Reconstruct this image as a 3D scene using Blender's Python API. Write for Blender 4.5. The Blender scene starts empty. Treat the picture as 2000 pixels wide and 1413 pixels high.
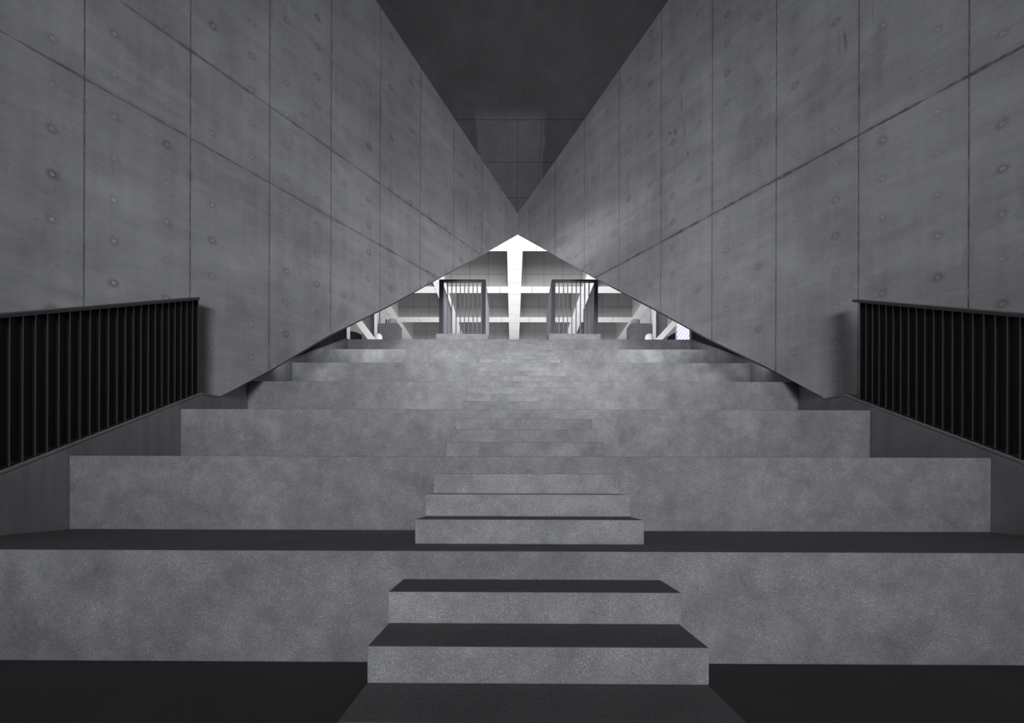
import bpy, bmesh, math, random
from mathutils import Matrix, Vector
random.seed(7)
C = bpy.context.scene.collection
scn = bpy.context.scene

# ------------------------------------------------------------------ measures (metres)
XL, XR = -3.763, 3.792          # inner faces of the two parapets
R, T, W = 0.1526, 0.300, 1.398  # riser, tread, width of the centre stair
Y1 = 1.765                      # front of the second riser
ZL = 28 * R                     # landing level
YL = Y1 + 26 * T                # front of the top tier
KY = 10.80                      # where the two wing walls meet

# ------------------------------------------------------------------ helpers
def obj(name, bm, mats, parent=None, bevel=0.0, smooth=False):
    me = bpy.data.meshes.new(name)
    bmesh.ops.recalc_face_normals(bm, faces=bm.faces)
    bm.to_mesh(me); bm.free()
    for m in (mats if isinstance(mats, (list, tuple)) else [mats]):
        me.materials.append(m)
    o = bpy.data.objects.new(name, me); C.objects.link(o)
    if parent: o.parent = parent
    if bevel:
        b = o.modifiers.new('bevel', 'BEVEL'); b.width = bevel; b.segments = 2; b.limit_method = 'ANGLE'
    if smooth:
        for p in me.polygons: p.use_smooth = True
    return o

def box(bm, x0, x1, y0, y1, z0, z1, topmat=None):
    v = [bm.verts.new(p) for p in ((x0,y0,z0),(x1,y0,z0),(x1,y1,z0),(x0,y1,z0),(x0,y0,z1),(x1,y0,z1),(x1,y1,z1),(x0,y1,z1))]
    fs = [bm.faces.new([v[i] for i in f]) for f in ((0,3,2,1),(4,5,6,7),(0,1,5,4),(1,2,6,5),(2,3,7,6),(3,0,4,7))]
    if topmat is not None: fs[1].material_index = topmat
    return fs

def prism(bm, a, b):
    """solid between two equally long loops of points"""
    va = [bm.verts.new(p) for p in a]; vb = [bm.verts.new(p) for p in b]
    bm.faces.new(va); bm.faces.new(vb[::-1]); n = len(va)
    for i in range(n):
        bm.faces.new((va[i], vb[i], vb[(i+1) % n], va[(i+1) % n]))

def bar(bm, p, q, w, h):
    """square bar from p to q, w across and h thick"""
    p, q = Vector(p), Vector(q); d = (q - p).normalized()
    s = d.cross(Vector((0, 1, 0)) if abs(d.y) < .8 else Vector((0, 0, 1))).normalized(); u = s.cross(d)
    c = [(-w/2, -h/2), (w/2, -h/2), (w/2, h/2), (-w/2, h/2)]
    prism(bm, [p + s*a + u*b for a, b in c], [q + s*a + u*b for a, b in c])

def lathe(bm, x, y, prof, n=32):
    rings = []
    for r, z in prof:
        rings.append([bm.verts.new((x + r*math.cos(2*math.pi*i/n), y + r*math.sin(2*math.pi*i/n), z)) for i in range(n)])
    for a, b in zip(rings, rings[1:]):
        for i in range(n): bm.faces.new((a[i], a[(i+1) % n], b[(i+1) % n], b[i]))
    bm.faces.new(rings[0][::-1]); bm.faces.new(rings[-1])

def tag(o, label, cat, group=None, kind=None):
    o['label'] = label; o['category'] = cat
    if group: o['group'] = group
    if kind: o['kind'] = kind
    return o
def struct(o, label=None, cat=None):
    o['kind'] = 'structure'
    if label: o['label'] = label
    if cat: o['category'] = cat
    return o
def thing(name, label, cat, loc=(0, 0, 0), group=None):
    o = bpy.data.objects.new(name, None); C.objects.link(o); o.location = loc
    o.empty_display_size = .2
    return tag(o, label, cat, group)
def local(o, root):            # part built in world numbers, hung under a root that stands at its base
    o.matrix_parent_inverse = Matrix.Translation(-root.location)
    return o

# ------------------------------------------------------------------ node helpers
class NT:
    def __init__(s, name):
        s.m = bpy.data.materials.new(name); s.m.use_nodes = True
        s.t = s.m.node_tree; s.t.nodes.clear()
        s.out = s.n('ShaderNodeOutputMaterial'); s.b = s.n('ShaderNodeBsdfPrincipled')
        s.t.links.new(s.b.outputs[0], s.out.inputs[0])
        s.tc = s.n('ShaderNodeTexCoord').outputs['Object']
    def n(s, k, **kw):
        x = s.t.nodes.new(k)
        for a, b in kw.items(): setattr(x, a, b)
        return x
    def put(s, sock, v):
        if isinstance(v, (int, float)): sock.default_value = v
        elif isinstance(v, (tuple, list)):
            sock.default_value = v if len(v) == len(sock.default_value) else tuple(v) + (1,)
        else: s.t.links.new(v, sock)
    def math(s, op, a, b=0.0, c=None, clamp=False):
        x = s.n('ShaderNodeMath', operation=op, use_clamp=clamp); s.put(x.inputs[0], a); s.put(x.inputs[1], b)
        if c is not None: s.put(x.inputs[2], c)
        return x.outputs[0]
    def sep(s, v):
        x = s.n('ShaderNodeSeparateXYZ'); s.put(x.inputs[0], v); return x.outputs
    def comb(s, x_, y_, z_):
        x = s.n('ShaderNodeCombineXYZ')
        for i, v in enumerate((x_, y_, z_)): s.put(x.inputs[i], v)
        return x.outputs[0]
    def noise(s, v, sc, det=4, rough=.55, dist=0.0):
        x = s.n('ShaderNodeTexNoise'); s.put(x.inputs['Vector'], v); x.inputs['Scale'].default_value = sc
        x.inputs['Detail'].default_value = det; x.inputs['Roughness'].default_value = rough; x.inputs['Distortion'].default_value = dist
        return x.outputs[0]
    def vor(s, v, sc, feat='F1', out=0):
        x = s.n('ShaderNodeTexVoronoi', feature=feat); s.put(x.inputs['Vector'], v); x.inputs['Scale'].default_value = sc
        return x.outputs[out]
    def step(s, v, a, b, lo=0.0, hi=1.0):       # smooth ramp a->b gives lo->hi
        x = s.n('ShaderNodeMapRange', interpolation_type='SMOOTHSTEP'); s.put(x.inputs[0], v)
        for i, q in enumerate((a, b, lo, hi)): s.put(x.inputs[i+1], q)
        return x.outputs[0]
    def lin(s, v, a, b, lo, hi):
        x = s.n('ShaderNodeMapRange'); s.put(x.inputs[0], v)
        for i, q in enumerate((a, b, lo, hi)): s.put(x.inputs[i+1], q)
        return x.outputs[0]
    def tint(s, val, col):                       # grey value * colour
        x = s.n('ShaderNodeVectorMath', operation='SCALE'); x.inputs[0].default_value = col; s.put(x.inputs['Scale'], val)
        return x.outputs[0]
    def mul(s, *a):
        r = a[0]
        for b in a[1:]: r = s.math('MULTIPLY', r, b)
        return r
    def scale(s, v, q):
        x = s.n('ShaderNodeVectorMath', operation='MULTIPLY'); s.put(x.inputs[0], v); x.inputs[1].default_value = q
        return x.outputs[0]
    def bump(s, h, strength, dist=.01):
        x = s.n('ShaderNodeBump'); x.inputs['Strength'].default_value = strength; x.inputs['Distance'].default_value = dist
        s.put(x.inputs['Height'], h); s.t.links.new(x.outputs[0], s.b.inputs['Normal'])
    def finish(s, col, rough=.8, spec=.25):
        s.put(s.b.inputs['Base Color'], col); s.put(s.b.inputs['Roughness'], rough)
        s.b.inputs['Specular IOR Level'].default_value = spec
        return s.m

TINT = (.985, .992, 1.03)

def formwork(name, base, joints_z, jag, holes_z0, s0=6.891, tie=1.0, cracks=.35, off=(0, 0, 0)):
    """cast concrete: panel joints, tie holes, stains; object x runs along the wall, z is height"""
    t = NT(name); o = t.tc; x, y, z = t.sep(o)
    sh = t.n('ShaderNodeVectorMath', operation='ADD'); t.put(sh.inputs[0], o); sh.inputs[1].default_value = off; o = sh.outputs[0]
    big = t.noise(o, .45, 3); mid = t.noise(o, 2.2, 6, .6); fine = t.noise(o, 28, 4, .6)
    streak = t.noise(t.scale(o, (9, 9, .7)), 1.0, 5, .6)
    smear = t.noise(t.scale(o, (1.2, 1.2, 5.0)), .9, 5, .65, .6)
    v = t.lin(big, .3, .7, .80, 1.14)
    v = t.mul(v, t.lin(mid, .3, .7, .90, 1.09), t.lin(fine, .3, .7, .95, 1.05), t.lin(streak, .3, .7, .92, 1.07), t.lin(smear, .3, .7, .89, 1.10), t.lin(t.noise(t.scale(o, (.7, .7, 14.0)), 1.0, 4, .6, .3), .3, .7, .955, 1.04))
    # darker trowelled patches with a firm edge
    patch = t.step(t.noise(t.scale(o, (.8, .8, .55)), 1.1, 5, .5, .4), .56, .60)
    v = t.mul(v, t.lin(patch, 0, 1, 1.0, .90))
    jit = t.math('MULTIPLY', t.math('SUBTRACT', t.noise(o, 7, 3), .5), .018)
    brk = t.noise(o, 5.5, 3)
    # upright joints
    P = .9137
    u = t.math('DIVIDE', t.math('SUBTRACT', x, s0), P)
    fx = t.math('MULTIPLY', t.math('ABSOLUTE', t.math('SUBTRACT', t.math('FRACT', t.math('ADD', u, .5)), .5)), P)
    ln = t.step(t.math('ADD', fx, t.math('MULTIPLY', jit, .25)), .0035, .009, 1, 0)
    ln = t.mul(ln, t.lin(brk, .35, .6, .45, 1.0))
    soft = t.mul(t.step(fx, .0, .06, 1, 0), t.step(t.noise(t.scale(o, (.7, .7, 1.4)), 1.3, 4), .52, .72), .38)
    dark = t.math('MAXIMUM', ln, soft)
    hgt = t.math('MULTIPLY', ln, -1.0)
    # level joints, ragged
    for i, (jz, wid, st) in enumerate(joints_z):
        zz = t.math('ABSOLUTE', t.math('ADD', t.math('SUBTRACT', z, jz), t.math('MULTIPLY', jit, jag)))
        wn = t.lin(t.noise(t.scale(o, (2.1, 1, .2)), 1.0 + .37*i, 4, .7), .38, .68, .003, wid)
        l2 = t.step(zz, t.math('MULTIPLY', wn, .5), t.math('ADD', t.math('MULTIPLY', wn, 1.2), .003), 1, 0)
        l2 = t.mul(l2, t.lin(t.noise(o, 13, 3), .3, .6, .45, 1.0), st)
        s2 = t.mul(t.step(zz, 0, .09, 1, 0), t.step(t.noise(t.scale(o, (1, 1, .3)), 2.3, 4), .45, .7), .3*st)
        dark = t.math('MAXIMUM', dark, t.math('MAXIMUM', l2, s2)); hgt = t.math('SUBTRACT', hgt, t.math('MULTIPLY', l2, 1.2))
    # tie holes
    hu = t.math('ADD', t.math('MULTIPLY', u, 2.0), .0); hv = t.math('DIVIDE', t.math('SUBTRACT', z, holes_z0), .4405)
    hv = t.math('ADD', hv, .5)
    cu = t.math('FLOOR', hu); cv = t.math('FLOOR', hv)
    wn = t.n('ShaderNodeTexWhiteNoise', noise_dimensions='2D'); t.put(wn.inputs['Vector'], t.comb(cu, cv, 0.0)); rnd = wn.outputs['Value']
    dx = t.math('MULTIPLY', t.math('SUBTRACT', t.math('FRACT', hu), .5), P/2); dz = t.math('MULTIPLY', t.math('SUBTRACT', t.math('FRACT', hv), .5), .4405)
    rad = t.math('SQRT', t.math('ADD', t.math('POWER', t.math('ABSOLUTE', dx), 2.0), t.math('POWER', t.math('ABSOLUTE', dz), 2.0)))
    rag = t.math('ADD', rad, t.math('MULTIPLY', t.math('SUBTRACT', t.noise(o, 16, 3), .5), .045))
    stain = t.mul(t.step(rag, .008, .075, 1, 0), t.lin(t.math('POWER', rnd, 1.7), 0, 1, .06, .75), tie)
    ring = t.mul(t.step(t.math('ABSOLUTE', t.math('SUBTRACT', rad, .026)), .001, .007, 1, 0), t.lin(rnd, 0, 1, .1, .45), tie)
    dot = t.mul(t.step(t.math('ADD', rad, t.math('MULTIPLY', t.math('SUBTRACT', rag, rad), .35)), .013, .021, 1, 0), t.lin(rnd, 0, 1, .35, 1.0), tie)
    dark = t.math('MAXIMUM', dark, t.math('MAXIMUM', stain, ring))
    dark = t.math('MULTIPLY', dark, t.math('SUBTRACT', 1.0, t.math('MULTIPLY', dot, .85)))
    pin = t.mul(t.step(t.math('ADD', rad, 0), .004, .009, 1, 0), t.step(rnd, .72, .76), .6)
    hgt = t.math('ADD', hgt, t.math('MULTIPLY', ring, .6)); hgt = t.math('SUBTRACT', hgt, t.math('MULTIPLY', pin, 1.2))
    # hairline drips
    w = t.math('ABSOLUTE', t.math('SUBTRACT', t.noise(t.scale(o, (2.6, 2.6, .22)), 1.0, 3, .5), .5))
    hair = t.mul(t.step(w, .0, .0045, 1, 0), t.step(t.noise(t.scale(o, (.6, .6, .8)), 1.0, 2), .53, .60), t.step(z, 5.25, 5.6), cracks)
    dark = t.math('MAXIMUM', dark, hair)
    # little chips
    chip = t.mul(t.step(t.vor(t.scale(o, (1, 1, 1)), 3.1), .012, .03, 1, 0), .6)
    dark = t.math('MAXIMUM', dark, chip)
    v = t.mul(v, t.math('SUBTRACT', 1.0, t.math('MULTIPLY', dark, .66)))
    v = t.mul(v, t.math('ADD', 1.0, t.math('MULTIPLY', dot, .45)), t.math('SUBTRACT', 1.0, pin))
    v = t.mul(v, base)
    t.bump(t.math('ADD', t.math('MULTIPLY', fine, .12), hgt), .35, .006)
    return t.finish(t.tint(v, TINT), t.lin(mid, .3, .7, .62, .8), .3)

def plain_concrete(name, base, mottling=.10, stre=.05, rough=.8):
    t = NT(name); o = t.tc
    v = t.mul(t.lin(t.noise(o, .9, 5), .3, .7, 1-mottling, 1+mottling), t.lin(t.noise(o, 7, 5, .65), .3, .7, .94, 1.06),
              t.lin(t.noise(o, 60, 3), .3, .7, .95, 1.05), t.lin(t.noise(t.scale(o, (10, 10, .8)), 1, 4), .3, .7, 1-stre, 1+stre), base)
    t.bump(t.noise(o, 60, 3), .2, .003)
    return t.finish(t.tint(v, TINT), rough, .2)

def pebbledash(name, base, P):
    """washed aggregate: light chips in grey mortar with cloudy wear"""
    t = NT(name); o = t.tc
    cloud = t.noise(o, 1.3, 6, .62, .5); cl2 = t.noise(t.scale(o, (1, 1, 1)), 4.5, 5, .7)
    chipn = t.vor(o, 108); csize = t.noise(o, 9, 3)
    rndc = t.vor(o, 108, out=1); rr = t.sep(rndc)[0]
    zz = t.math('FRACT', t.math('DIVIDE', t.math('ADD', t.sep(o)[2], t.math('MULTIPLY', t.math('SUBTRACT', t.noise(o, 4, 3), .5), .012)), P))
    edge = t.mul(t.step(zz, .011/P, .019/P), t.step(zz, 1-.016/P, 1-.008/P, 1, 0))
    chip = t.mul(t.step(chipn, .18, .42, 1, 0), t.step(rr, .22, .60), t.lin(csize, .35, .65, .35, 1.0), edge)
    pit = t.mul(t.step(t.vor(o, 62), .1, .3, 1, 0), t.step(t.noise(o, 11, 3), .45, .65))
    v = t.mul(t.lin(cloud, .3, .7, .82, 1.17), t.lin(cl2, .3, .7, .76, 1.18), t.lin(t.noise(o, 180, 2), .3, .7, .78, 1.22))
    v = t.mul(v, t.math('ADD', .88, t.math('MULTIPLY', chip, .85)), t.math('SUBTRACT', 1.0, t.math('MULTIPLY', t.mul(pit, edge), .30)), base)
    t.bump(t.math('SUBTRACT', chip, pit), .5, .004)
    return t.finish(t.tint(v, (.985, .992, 1.04)), .75, .3)

def darktop(name, base):
    t = NT(name); o = t.tc
    v = t.mul(t.lin(t.noise(o, 1.6, 5), .3, .7, .88, 1.1), t.lin(t.noise(o, 60, 3), .3, .7, .85, 1.15), t.lin(t.noise(o, 230, 2), .3, .7, .85, 1.15), base)
    return t.finish(t.tint(v, (.99, .99, 1.03)), .85, .15)

def metal(name, col, rough=.45, met=.0, spec=.5):
    t = NT(name); o = t.tc
    v = t.lin(t.noise(o, 14, 3), .3, .7, .9, 1.1)
    t.b.inputs['Metallic'].default_value = met
    return t.finish(t.tint(v, col), rough, spec)

def white_panel(name, base, px=1.3, py=1.1, pz=1.2, gap=.008, line=.55):
    t = NT(name); o = t.tc; x, y, z = t.sep(o)
    dk = 0.0
    for c, P in ((x, px), (y, py), (z, pz)):
        if not P: continue
        f = t.math('MULTIPLY', t.math('ABSOLUTE', t.math('SUBTRACT', t.math('FRACT', t.math('DIVIDE', c, P)), .5)), P)
        dk = t.math('MAXIMUM', dk, t.step(f, gap, gap*1.8, 1, 0))
    v = t.mul(base, t.lin(t.noise(o, 2.5, 3), .3, .7, .97, 1.03), t.math('SUBTRACT', 1.0, t.math('MULTIPLY', dk, line)))
    return t.finish(t.tint(v, (1, 1, 1.01)), .6, .2)

def brick(name, c1, c2, cm, sc, mo=.055):
    t = NT(name); x, y, z = t.sep(t.tc)
    b = t.n('ShaderNodeTexBrick'); t.put(b.inputs['Vector'], t.comb(x, z, 0.0))
    b.inputs['Scale'].default_value = 1.0; b.inputs['Brick Width'].default_value = sc; b.inputs['Row Height'].default_value = sc*.42
    b.inputs['Mortar Size'].default_value = sc*mo; b.offset = .5
    for k, q in (('Color1', c1), ('Color2', c2), ('Mortar', cm)): b.inputs[k].default_value = (q*.98, q*.985, q*1.05, 1)
    return t.finish(b.outputs[0], .8, .2)

M = {}
M['wing_l'] = formwork('cast_concrete_left', .40, [(5.12, .022, .8), (6.16, .028, .85)], 1.0, 3.13 + 0.0)
M['wing_r'] = formwork('cast_concrete_right', .40, [(5.19, .036, 1.0)], 1.0, 3.22, s0=6.879, cracks=.7, tie=.85, off=(13.3, 0, 5.1))
M['face'] = pebbledash('washed_aggregate', .42, R)
M['face_far'] = pebbledash('washed_aggregate_far', .36, R)
M['tier'] = pebbledash('washed_aggregate_tier', .345, 4*R)
M['face_top'] = darktop('dark_tread', .15)
M['floor'] = darktop('dark_floor', .075)
M['parapet'] = plain_concrete('parapet_concrete', .36, .14, .10)
M['coping'] = plain_concrete('coping_concrete', .30, .12, .05)
M['landing'] = plain_concrete('landing_concrete', .45)
M['steel'] = metal('dark_painted_steel', (.030, .030, .034), .45)
M['bar'] = metal('bar_shaded_side_steel', (.012, .012, .013), .5)  # fin sides: shade put into the near-black colour
M['edge'] = metal('bar_lit_edge_steel', (.16, .16, .18), .4)  # inner fin edges: lighter colour stands for light catching them
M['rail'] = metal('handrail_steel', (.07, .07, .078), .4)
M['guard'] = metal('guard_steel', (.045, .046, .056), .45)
M['guardside'] = metal('guard_lit_side_steel', (.60, .61, .66), .4)  # guard side bars: light from outside put into the pale colour
M['guardbar'] = metal('guard_bar_steel', (.22, .223, .24), .4)  # on the guard bars the lighter grey stands for outside light
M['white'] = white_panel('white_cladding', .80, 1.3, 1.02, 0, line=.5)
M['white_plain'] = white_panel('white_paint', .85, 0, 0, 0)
M['half_shaded_side'] = white_panel('half_shaded_cladding', .5, 0, 1.02, 1.46, line=.3)  # lengthwise beam sides: partial shade put into the colour
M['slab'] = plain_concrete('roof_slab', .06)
M['shaded_side'] = white_panel('shaded_cladding', .33, .73, 0, 1.46, gap=.012, line=.30)  # sides of the white beams: shade put into the grey
M['brick'] = brick('grey_brick', .13, .18, .33, .15)
M['brick2'] = brick('pierced_brick', .17, .23, .08, .11, .09)
M['outer'] = plain_concrete('shadowed_concrete', .05)

# ceiling material: sloping soffit with a few panel joints
def soffit(name, base):
    t = NT(name); o = t.tc; x, y, z = t.sep(o)
    v = t.mul(t.lin(t.noise(o, .6, 4), .3, .7, .82, 1.18), t.lin(t.noise(o, 2.6, 6, .65, .6), .3, .7, .88, 1.12), t.lin(t.noise(o, 30, 3), .3, .7, .96, 1.04), base)
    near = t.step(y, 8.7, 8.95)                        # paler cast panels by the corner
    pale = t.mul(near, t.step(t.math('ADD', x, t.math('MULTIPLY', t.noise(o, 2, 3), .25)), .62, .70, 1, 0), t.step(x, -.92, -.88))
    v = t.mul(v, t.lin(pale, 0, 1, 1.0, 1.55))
    dk = 0.0
    for j in (8.93, 9.69, 10.43): dk = t.math('MAXIMUM', dk, t.step(t.math('ABSOLUTE', t.math('SUBTRACT', y, j)), .003, .011, 1, 0))
    for j in (-.89, -.02, .47): dk = t.math('MAXIMUM', dk, t.mul(t.step(t.math('ABSOLUTE', t.math('SUBTRACT', x, j)), .003, .010, 1, 0), t.step(y, 8.8, 8.9)))
    v = t.mul(v, t.math('SUBTRACT', 1.0, t.math('MULTIPLY', dk, .45)))
    return t.finish(t.tint(v, TINT), .75, .2)
M['ceiling'] = soffit('soffit_concrete', .145)

# ------------------------------------------------------------------ floor and landing
bm = bmesh.new(); box(bm, -12, 12, -3, Y1 + 2*T + .2, -.3, 0)
struct(obj('floor', bm, M['floor']))
bm = bmesh.new(); box(bm, -16, 16, YL + 1.2, 34, ZL - .4, ZL)
struct(obj('floor_landing', bm, M['landing']))

# ------------------------------------------------------------------ seating tiers and centre stair
TL = ['lowest pebbled concrete seating tier, broad and dark topped, in the foreground',
      'second pebbled concrete seating tier from the bottom, both ends against the parapets',
      'third pebbled concrete seating tier from the bottom, beside the lower railing ends',
      'fourth pebbled concrete seating tier from the bottom, in the middle of the seven',
      'third pebbled concrete seating tier from the top, shaded at its right end',
      'second pebbled concrete seating tier from the top, with bright light patches',
      'topmost pebbled concrete seating tier, edging the landing below the small guard railings']
for k in range(7):
    i = 4*k + 3; y0 = Y1 + T*(i-1); z0 = 4*k*R; z1 = 4*(k+1)*R
    y1 = y0 + 4*T + (.25 if k < 6 else 0)
    bm = bmesh.new(); box(bm, XL + .001, XR - .001, y0, y1, z0, z1, 1)
    o = obj('seating_tier', bm, [M['tier'], M['face_top']], bevel=.008)
    tag(o, TL[k], 'seating', 'seating tiers rising to the landing')
FL = ['lowest flight of three pebbled concrete steps, standing on the dark floor',
      'second flight of concrete steps from the bottom, standing on the lowest tier',
      'third flight of concrete steps from the bottom, on the second seating tier',
      'middle flight of concrete steps, on the third seating tier',
      'third flight of concrete steps from the top, narrow between the tiers',
      'second flight of concrete steps from the top, small in the centre aisle',
      'topmost flight of concrete steps in the centre aisle, just below the landing']
for k in range(7):
    yf = Y1 + T*(4*k + 2)
    root = thing('stair_flight', FL[k], 'stairs', (0, Y1 + T*(4*k - 1), 4*k*R), 'flights of the centre stair')
    for j in range(3):
        i = 4*k + j; y0 = Y1 + T*(i-1)
        bm = bmesh.new(); box(bm, -W/2 + random.uniform(-.008, .008), W/2 + random.uniform(-.008, .008), y0, yf, i*R, (i+1)*R, 1)
        o = obj('step', bm, [M['face' if k < 2 else 'face_far'], M['face_top']], root, bevel=.007); local(o, root)

# ------------------------------------------------------------------ side parapets
def pz(y): return 2.055 + (.5063 if y < 5.041 else .4934)*(y - 5.041)
for sx, X, nm in ((-1, XL, 'wall_left_parapet'), (1, XR, 'wall_right_parapet')):
    dz = 0 if sx < 0 else -.02
    ya, yb = 1.5, YL + .04; w = .24
    yn, yt = (5.10, 5.43) if sx < 0 else (5.16, 5.50)
    prof = lambda e: [(ya, pz(ya)+dz-e), (yn, pz(yn)+dz-e), (yt-.05, 2.11-e), (yt, 2.12-e), (yt+.03, 2.15-e), (yt+.35, pz(yt+.35)+dz-e), (yb, pz(yb)+dz-e)]
    lo = [(yb, 0), (ya, 0)] + prof(.03)
    bm = bmesh.new(); prism(bm, [(X, a, b) for a, b in lo], [(X + sx*w, a, b) for a, b in lo])
    o = struct(obj(nm, bm, M['parapet'], bevel=.006))
    bm = bmesh.new()
    up = prof(0) + prof(.03)[::-1]
    prism(bm, [(X, a, b) for a, b in up], [(X + sx*w, a, b) for a, b in up])
    obj('coping', bm, M['coping'], o, bevel=.006)

# ------------------------------------------------------------------ wing walls
def wing(name, d, nb, front, back, mat, smax=15.0):
    """front/back: lower edges as (distance from the corner, height)"""
    zc = lambda s: 7.82 + .3949*abs(d[1])*s + .25
    fr = front + [(front[-1][0], -.05), (smax, -.05), (smax, zc(smax)), (0, zc(0))]
    bk = back + [(front[-1][0], -.05), (smax, -.05), (smax, zc(smax)), (back[0][0], zc(0))]
    t = .25
    bm = bmesh.new()
    prism(bm, [(s, 0, z) for s, z in fr], [(s, t, z) for s, z in bk])
    o = obj(name, bm, mat)
    m = Matrix(((d[0], nb[0], 0, -.004), (d[1], nb[1], 0, KY), (0, 0, 1, 0), (0, 0, 0, 1)))
    o.matrix_world = m
    return struct(o)
wing('wall_left', (-.57225, -.82008), (-.82008, .57225),
     [(0, 7.30), (1.3, 6.275), (2.586, 5.250), (3.954, 4.158), (5.113, 3.290), (5.98, 2.558), (6.569, 2.106)],
     [(-.175, 7.44), (1.0, 6.46), (2.326, 5.407), (3.75, 4.264), (4.957, 3.361), (5.86, 2.604), (6.472, 2.154)], M['wing_l'])
wing('wall_right', (.58221, -.81304), (.81304, .58221),
     [(0, 7.30), (1.3, 6.255), (2.696, 5.130), (3.960, 4.140), (4.953, 3.335), (5.869, 2.650), (6.52, 2.132)],
     [(-.175, 7.42), (1.0, 6.47), (2.459, 5.269), (3.773, 4.234), (4.805, 3.405), (5.757, 2.693), (6.433, 2.179)], M['wing_r'])

# ceiling: one sloping soffit between the wings
bm = bmesh.new()
def cz(y): return 7.82 + .3949*(KY - y)
pts = [(0, KY + .25), (-8.9, -1.6), (8.9, -1.6)]
prism(bm, [(x, y, cz(y)) for x, y in pts], [(x, y, cz(y) + .3) for x, y in pts])
struct(obj('ceiling', bm, M['ceiling']))

# added outer walls behind the railings: block outside light, shade in dark colour
for sx, nm in ((-1, 'wall_left_light_block'), (1, 'wall_right_light_block')):
    bm = bmesh.new(); X = sx*4.75; box(bm, min(X, X+sx*.2), max(X, X+sx*.2), 5.9, 9.9, 0, 8.0)
    struct(obj(nm, bm, M['outer']))

# ------------------------------------------------------------------ railings along the parapets
def side_railing(sx, X, y0, y1, label, ext0=0.0, ext1=0.0, dz=0.0):
    xo = X + sx*.012
    root = thing('side_railing', label, 'railing', (X + sx*.08, y0, pz(y0)), 'dark steel railings along the parapets')
    n = int(round((y1 - y0)/.0863)); dy = (y1 - y0)/n
    ang = .5063
    bm = bmesh.new(); ya, yb = y0 - ext0, y1 + ext1
    q = [(ya, pz(ya)+dz+1.095), (yb, pz(yb)+dz+1.095), (yb, pz(yb)+dz+1.125), (ya, pz(ya)+dz+1.125)]
    prism(bm, [(xo - sx*.02, a, b) for a, b in q], [(xo + sx*.10, a, b) for a, b in q])
    local(obj('handrail', bm, M['rail'], root, bevel=.003), root)
    bm = bmesh.new(); q = [(y0-.02, pz(y0-.02)+dz+.0), (y1+.02, pz(y1+.02)+dz+.0), (y1+.02, pz(y1+.02)+dz+.016), (y0-.02, pz(y0-.02)+dz+.016)]
    prism(bm, [(xo + sx*.012, a, b) for a, b in q], [(xo + sx*.085, a, b) for a, b in q])
    local(obj('bottom_rail', bm, M['steel'], root), root)
    bm = bmesh.new(); th = .010
    q = [(-th/2, 0.004 - ang*th/2), (th/2, 0.004 + ang*th/2), (th/2, 1.094 + ang*th/2), (-th/2, 1.094 - ang*th/2)]
    prism(bm, [(0, a, b) for a, b in q], [(sx*.098, a, b) for a, b in q])
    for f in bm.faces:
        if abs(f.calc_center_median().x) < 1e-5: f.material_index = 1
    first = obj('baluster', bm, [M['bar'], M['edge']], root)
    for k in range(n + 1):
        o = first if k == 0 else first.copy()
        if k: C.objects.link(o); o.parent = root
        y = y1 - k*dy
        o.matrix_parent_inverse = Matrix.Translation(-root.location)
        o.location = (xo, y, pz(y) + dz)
side_railing(-1, XL, 2.46, 5.048, 'dark steel fin railing on the left parapet in front of the concrete wing', 0, .0)
side_railing(1, XR, 2.43, 4.933, 'dark steel fin railing on the right parapet in front of the concrete wing', 0, .085, -.02)
side_railing(-1, XL, 6.30, 9.56, 'dark steel fin railing half hidden below the left wing, climbing to the landing')
side_railing(1, XR, 6.30, 9.56, 'dark steel fin railing half hidden below the right wing, climbing to the landing', 0, 0, -.02)

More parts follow.
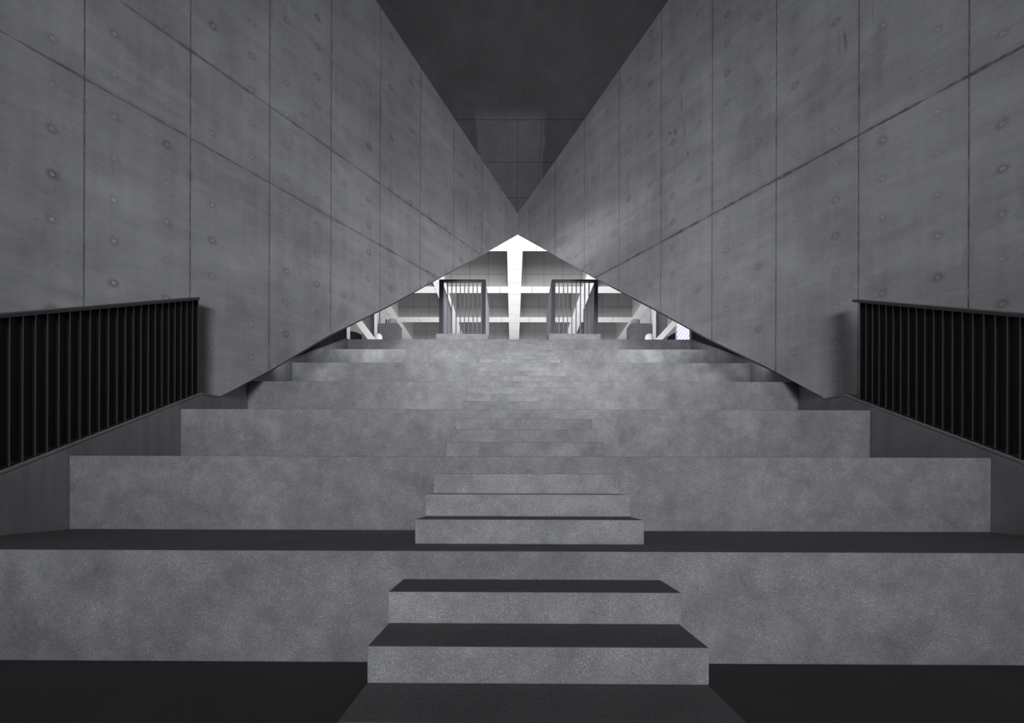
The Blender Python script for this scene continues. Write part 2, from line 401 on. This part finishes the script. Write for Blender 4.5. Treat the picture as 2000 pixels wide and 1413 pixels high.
# ------------------------------------------------------------------ guard railings on their plinths
def guard(x0, x1, xb, py, label, plabel, px0, px1, depth=1.45):
    zp = ZL + .135; yf = YL + .10; zt = 5.635
    bm = bmesh.new(); box(bm, px0, px1, YL + .012, YL + depth + .25, ZL + .001, zp)
    bmesh.ops.subdivide_edges(bm, edges=bm.edges, cuts=9, use_grid_fill=True)
    for v in bm.verts:
        if v.co.z > zp - .01: v.co.z += random.uniform(-.012, 0)
        if v.co.y < YL + .02: v.co.y += random.uniform(0, .008)
    tag(obj('guard_plinth', bm, M['face']), plabel, 'plinth', 'plinths of the guard railings')
    root = thing('guard_railing', label, 'railing', ((x0+x1)/2, yf, zp), 'small guard railings at the stair head')
    pw = .085
    for px in (x0 + pw/2, x1 - pw/2):
        for yy in (yf, yf + depth):
            bm = bmesh.new(); box(bm, px - pw/2, px + pw/2, yy, yy + .02, zp + .002, zt - .034)
            local(obj('post', bm, M['guard'], root), root)
    bm = bmesh.new()
    box(bm, x0, x1, yf - .01, yf + .09, zt - .034, zt)
    box(bm, x0, x0 + .06, yf + .09, yf + depth + .02, zt - .034, zt); box(bm, x1 - .06, x1, yf + .09, yf + depth + .02, zt - .034, zt)
    local(obj('handrail', bm, M['guard'], root, bevel=.004), root)
    bm = bmesh.new(); box(bm, -.009, .009, 0, .05, zp + .004, zt - .034)
    first = obj('baluster', bm, M['guardbar'], root); first.matrix_parent_inverse = Matrix.Translation(-root.location)
    for k, x in enumerate(xb):
        o = first if k == 0 else first.copy()
        if k: C.objects.link(o); o.parent = root; o.matrix_parent_inverse = Matrix.Translation(-root.location)
        o.location = (x, yf + .02, 0)
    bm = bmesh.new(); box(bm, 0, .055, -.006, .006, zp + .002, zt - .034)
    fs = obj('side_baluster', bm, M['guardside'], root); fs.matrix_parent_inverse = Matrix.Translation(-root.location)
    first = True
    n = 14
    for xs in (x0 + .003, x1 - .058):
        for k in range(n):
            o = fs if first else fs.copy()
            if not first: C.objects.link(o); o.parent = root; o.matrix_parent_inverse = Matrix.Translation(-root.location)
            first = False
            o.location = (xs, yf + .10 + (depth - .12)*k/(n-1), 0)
xl = [-1.6686 + (.8505/9)*k for k in range(10)]
guard(-1.757, -.722, xl, 0, 'small dark steel guard railing left of the stair head, bright struts behind its bars',
      'low rough concrete plinth under the guard railing left of the centre stair', -1.806, -.664)
xr = [.819 + .0951*k for k in range(9)]
guard(.741, 1.772, xr, 0, 'small dark steel guard railing right of the stair head, lit beam behind it',
      'low rough concrete plinth under the guard railing right of the centre stair', .669, 1.812)

# ------------------------------------------------------------------ white coffered roof beyond
ZB, DB = 9.0, 1.65
cl = ['white cross beam of the coffered roof, nearest and highest in view', 'white cross beam of the coffered roof, second from the peak of the opening',
      'white cross beam of the coffered roof, third, low behind the guard railings', 'white cross beam of the coffered roof, farthest, grey face just above the landing']
for k, (a, b) in enumerate(((13.2, 14.63), (17.16, 17.73), (20.19, 20.80), (23.25, 23.85))):
    bm = bmesh.new(); box(bm, -12, 12, a, b, ZB + .004, ZB + DB)
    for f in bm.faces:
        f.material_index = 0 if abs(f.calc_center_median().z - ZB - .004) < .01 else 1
    bmesh.ops.recalc_face_normals(bm, faces=bm.faces)
    tag(obj('cross_beam', bm, [M['white'], M['shaded_side']]), cl[k], 'beam', 'cross beams of the coffered roof')
ll = ['white lengthwise roof beam in the centre, straight above the stair', 'white lengthwise roof beam seen through the guard railing left of the stair',
      'white lengthwise roof beam seen through the guard railing right of the stair', 'outermost white lengthwise roof beam left, by the brick pier', 'outermost white lengthwise roof beam right, by the brick pier']
for k, (a, b) in enumerate(((-.32, .20), (-3.22, -2.73), (2.62, 3.12), (-6.0, -5.46), (5.40, 5.95))):
    bm = bmesh.new(); box(bm, a, b, 13.2, 30, ZB, ZB + DB)
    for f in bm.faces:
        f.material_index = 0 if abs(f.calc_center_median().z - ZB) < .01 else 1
    tag(obj('lengthwise_beam', bm, [M['white'], M['shaded_side'] if k == 0 else M['half_shaded_side']]), ll[k], 'beam', 'lengthwise beams of the coffered roof')
bm = bmesh.new(); box(bm, -14, 14, 11.5, 34, ZB + DB + .002, ZB + DB + .3)
struct(obj('ceiling_coffered', bm, M['slab']))
for sx, nm in ((-1, 'ceiling_left_panel'), (1, 'ceiling_right_panel')):
    a, b = (-14, -6.02) if sx < 0 else (5.97, 14)
    bm = bmesh.new(); box(bm, a, b, 13.2, 30, ZB + .01, ZB + .2)
    struct(obj(nm, bm, M['white_plain']))

# ------------------------------------------------------------------ things beyond, on the landing
S = []
def brick_pier(x0, x1, y, z1, label, wide=.6, mat='brick2'):
    bm = bmesh.new(); box(bm, x0, x1, y, y + wide, ZL + .002, z1)
    return tag(obj('brick_pier', bm, M[mat]), label, 'pier', 'brick piers beyond the landing')
brick_pier(-5.70, -4.87, 18.0, 7.87, 'low pierced grey brick pier left, with a round drum standing on it')
brick_pier(4.73, 5.60, 18.0, 7.88, 'low pierced grey brick pier right, with a round drum standing on it')
brick_pier(-6.48, -5.86, 18.3, 8.98, 'tall grey brick pier left, behind the inclined white strut', .5, 'brick')
brick_pier(5.80, 6.36, 18.3, 8.98, 'tall grey brick pier right, behind the inclined pale strut', .5, 'brick')
def post(name, x0, x1, y0, y1, z1, mat, label, cat='post', z0=ZL + .002, group=None):
    bm = bmesh.new(); box(bm, x0, x1, y0, y1, z0, z1)
    return tag(obj(name, bm, M[mat], bevel=.01), label, cat, group)
post('white_post', -5.84, -5.745, 17.9, 18.25, 8.99, 'white_plain', 'slim white post between the tall and low brick piers on the left')
post('white_post', 5.655, 5.76, 17.9, 18.25, 8.99, 'white_plain', 'slim pale post between the tall and low brick piers on the right')
post('white_post', -6.98, -6.85, 17.9, 17.96, 8.99, 'white_plain', 'white post at the far left end of the landing, beside the railing')
post('steel_post', -7.10, -7.05, 17.6, 17.8, 8.99, 'guardbar', 'thin grey steel post beside the far left white post')
post('steel_post', 7.08, 7.14, 17.6, 17.8, 8.99, 'guard', 'thin dark steel post beside the pale lattice screen')
post('white_post', 7.32, 7.41, 17.9, 17.96, 8.99, 'white_plain', 'white post at the far right end of the landing, beside the railing')
for x, lab in ((-5.19, 'round grey drum standing on the low left brick pier'), (5.02, 'round grey drum standing on the low right brick pier')):
    bm = bmesh.new(); lathe(bm, x, 18.3, [(.17, 7.885), (.185, 7.90), (.185, 8.09), (.17, 8.12), (.02, 8.125)])
    o = tag(obj('drum', bm, M['coping'], smooth=False), lab, 'drum', 'drums on the brick piers')
bm = bmesh.new(); box(bm, -5.46, -5.415, 18.2, 18.3, 7.872, 8.12)
tag(obj('conduit', bm, M['guard']), 'short dark upright pipe beside the left drum', 'pipe')
for x, lab in ((-5.56, 'white domed bollard in front of the low left brick pier'), (5.36, 'white domed bollard in front of the low right brick pier')):
    bm = bmesh.new(); lathe(bm, x, 17.55, [(.16, ZL+.002), (.16, 7.12), (.155, 7.18), (.13, 7.23), (.09, 7.265), (.025, 7.28)])
    tag(obj('domed_bollard', bm, M['white_plain'], smooth=True), lab, 'bollard', 'domed bollards on the landing')
# inclined struts: a lit front face and a greyer side
def strut(p, q, w, label):
    bm = bmesh.new(); d = (Vector(q) - Vector(p)).normalized(); s = Vector((d.z, 0, -d.x))
    a = [Vector(p) - s*w/2, Vector(p) + s*w/2]; b = [Vector(q) - s*w/2, Vector(q) + s*w/2]
    off = Vector((0, .55, 0))
    prism(bm, [a[0], a[1], a[1]+off, a[0]+off], [b[0], b[1], b[1]+off, b[0]+off])
    tag(obj('inclined_strut', bm, M['white_plain'], bevel=.01), label, 'strut', 'inclined struts under the coffered roof')
strut((-3.72, 16.2, ZL + .07), (-7.06, 16.2, 8.8), .22, 'white inclined strut leaning left, in front of the tall left brick pier')
strut((3.23, 16.2, ZL + .07), (7.36, 16.2, 8.8), .20, 'pale inclined strut leaning right, beside the lattice screen')
# dark curved hoods behind the struts
for sx, x, lab in ((-1, -7.5, 'dark curved canopy in the far left corner behind the strut'), (1, 7.5, 'dark curved canopy in the far right corner behind the strut')):
    bm = bmesh.new(); n = 16; y = 19.5; a = []
    for i in range(n + 1):
        t_ = math.pi*i/n; a.append((x - 1.0*math.cos(t_), y, 7.2 + .9*math.sin(t_)))
    a += [(a[-1][0], y, ZL + .002), (a[0][0], y, ZL + .002)]
    prism(bm, a, [(p[0], p[1] + 1, p[2]) for p in a])
    tag(obj('curved_canopy', bm, M['outer']), lab, 'canopy', 'dark curved canopies')
# lattice screen: emission added to film and bars so they look lit
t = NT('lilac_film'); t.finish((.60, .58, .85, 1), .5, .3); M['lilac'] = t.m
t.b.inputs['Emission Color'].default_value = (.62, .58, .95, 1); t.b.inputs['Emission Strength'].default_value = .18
t = NT('glow_lattice'); t.finish((.9, .9, .93, 1), .5, .3); M['lattice'] = t.m
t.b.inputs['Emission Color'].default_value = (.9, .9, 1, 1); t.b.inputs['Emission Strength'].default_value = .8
root = thing('lattice_screen', 'pale lilac screen with a white diagonal lattice at the far right', 'screen', (6.9, 18.4, ZL))
bm = bmesh.new(); box(bm, 6.77, 7.41, 18.42, 18.46, ZL + .002, 8.98); local(obj('backing_sheet', bm, M['lilac'], root), root)
bm = bmesh.new()
for k in range(26):
    z = 4.5 + k*.2
    for s in (1,):
        z2 = z + .64*1.3
        if z2 > 8.9: continue
        bar(bm, (6.79, 18.39, z), (7.39, 18.39, z2), .055, .03)
local(obj('lattice', bm, M['lattice'], root), root)
bm = bmesh.new(); box(bm, 6.75, 6.79, 18.36, 18.42, ZL + .002, 8.98); box(bm, 7.39, 7.43, 18.36, 18.42, ZL + .002, 8.98)
local(obj('frame', bm, M['white_plain'], root), root)

# ------------------------------------------------------------------ light
def area(name, loc, rot, sx, sy, power, col=(1, 1, 1), spread=180):
    l = bpy.data.lights.new(name, 'AREA'); l.shape = 'RECTANGLE'; l.size = sx; l.size_y = sy; l.energy = power; l.color = col; l.spread = math.radians(spread)
    o = bpy.data.objects.new(name, l); C.objects.link(o); o.location = loc; o.rotation_euler = rot; return o
def spot(name, loc, target, power, ang, blend=.6, size=.05):
    l = bpy.data.lights.new(name, 'SPOT'); l.energy = power; l.spot_size = math.radians(ang); l.spot_blend = blend; l.shadow_soft_size = size
    o = bpy.data.objects.new(name, l); C.objects.link(o); o.location = loc
    o.rotation_euler = (Vector(target) - Vector(loc)).to_track_quat('-Z', 'Y').to_euler(); return o
area('daylight_from_entrance', (.7, -13.0, 4.0), (math.radians(90), 0, math.radians(2)), 7, 3.5, 158, (.97, .98, 1.0), 48)
area('upper_stair_fill', (1.6, -2.6, 5.2), (math.radians(81), 0, math.radians(8)), 2.6, 1.0, 33, (.97, .98, 1.0), 38)  # added fill lamp that brightens the upper stairs
for sx in (-1, 1):
    area('tier_end_fill', (sx*3.1, 7.55, 4.3), (math.radians(72), 0, sx*math.radians(14)), .7, .3, 9, (.95, .97, 1.0), 150)  # added fill, hidden by the wing, lifts the dark upper tier ends
    area('tier_end_fill', (sx*3.57, 6.5, 3.1), (math.radians(78), 0, sx*math.radians(8)),   .2, .2, 1.3, (.95, .97, 1.0), 150)  # second added fill, for the tier end below
area('courtyard_bounce', (0, 17.5, ZL + .12), (math.radians(180), 0, 0), 12, 11, 640, (1, 1, 1))
area('beam_face_fill', (0, 11.45, 8.45), (math.radians(90), 0, 0), 5, 1.2, 400, (1, 1, 1))  # added lamp hidden behind the corner, shades the beam faces from below
spot('tier_pool_spot', (-.5, -1.0, 3.2), (-1.45, YL, ZL - .25), 260, 8.5, 1.0)  # added spots behind the camera imitate light pools on the upper tiers
spot('tier_pool_spot', (-.5, -1.0, 3.2), (-2.70, YL - 1.2, ZL - .85), 200, 7, 1.0)
spot('tier_pool_spot', (.5, -1.0, 3.2), (2.20, YL, ZL - .25), 260, 8.5, 1.0)
spot('tier_pool_spot', (.5, -1.0, 3.2), (2.95, YL - 1.2, ZL - .85), 200, 7, 1.0)
spot('glow_by_the_corner', (-4.2, 11.4, 5.6), (1.35, 9.0, 5.5), 950, 27, 1.0, .3)
w = bpy.data.worlds.new('world'); scn.world = w; w.use_nodes = True
w.node_tree.nodes['Background'].inputs[0].default_value = (.93, .96, 1.0, 1); w.node_tree.nodes['Background'].inputs[1].default_value = .11

# ------------------------------------------------------------------ camera
cd = bpy.data.cameras.new('camera'); cam = bpy.data.objects.new('camera', cd); C.objects.link(cam); scn.camera = cam
cd.sensor_fit = 'HORIZONTAL'; cd.sensor_width = 36; cd.lens = 850/2000*36; cd.clip_start = .05; cd.clip_end = 200
cd.shift_x = (1000 - 996.78)/2000; cd.shift_y = (959.44 - 706.5)/2000
yaw, roll = -.005589, .003005
c_, s_ = math.cos(yaw), math.sin(yaw)
right = Vector((c_, -s_, 0)); fwd = Vector((s_, c_, 0)); up = Vector((0, 0, 1))
r2 = right*math.cos(roll) + up*math.sin(roll); u2 = up*math.cos(roll) - right*math.sin(roll)
m = Matrix((r2, u2, -fwd)).transposed().to_4x4(); m.translation = (-.1059, 0, .938)
cam.matrix_world = m
scn.view_settings.view_transform = 'Standard'; scn.view_settings.look = 'None'; scn.view_settings.exposure = 0; scn.view_settings.gamma = 1
scn.cycles.max_bounces = 8; scn.cycles.use_denoising = True
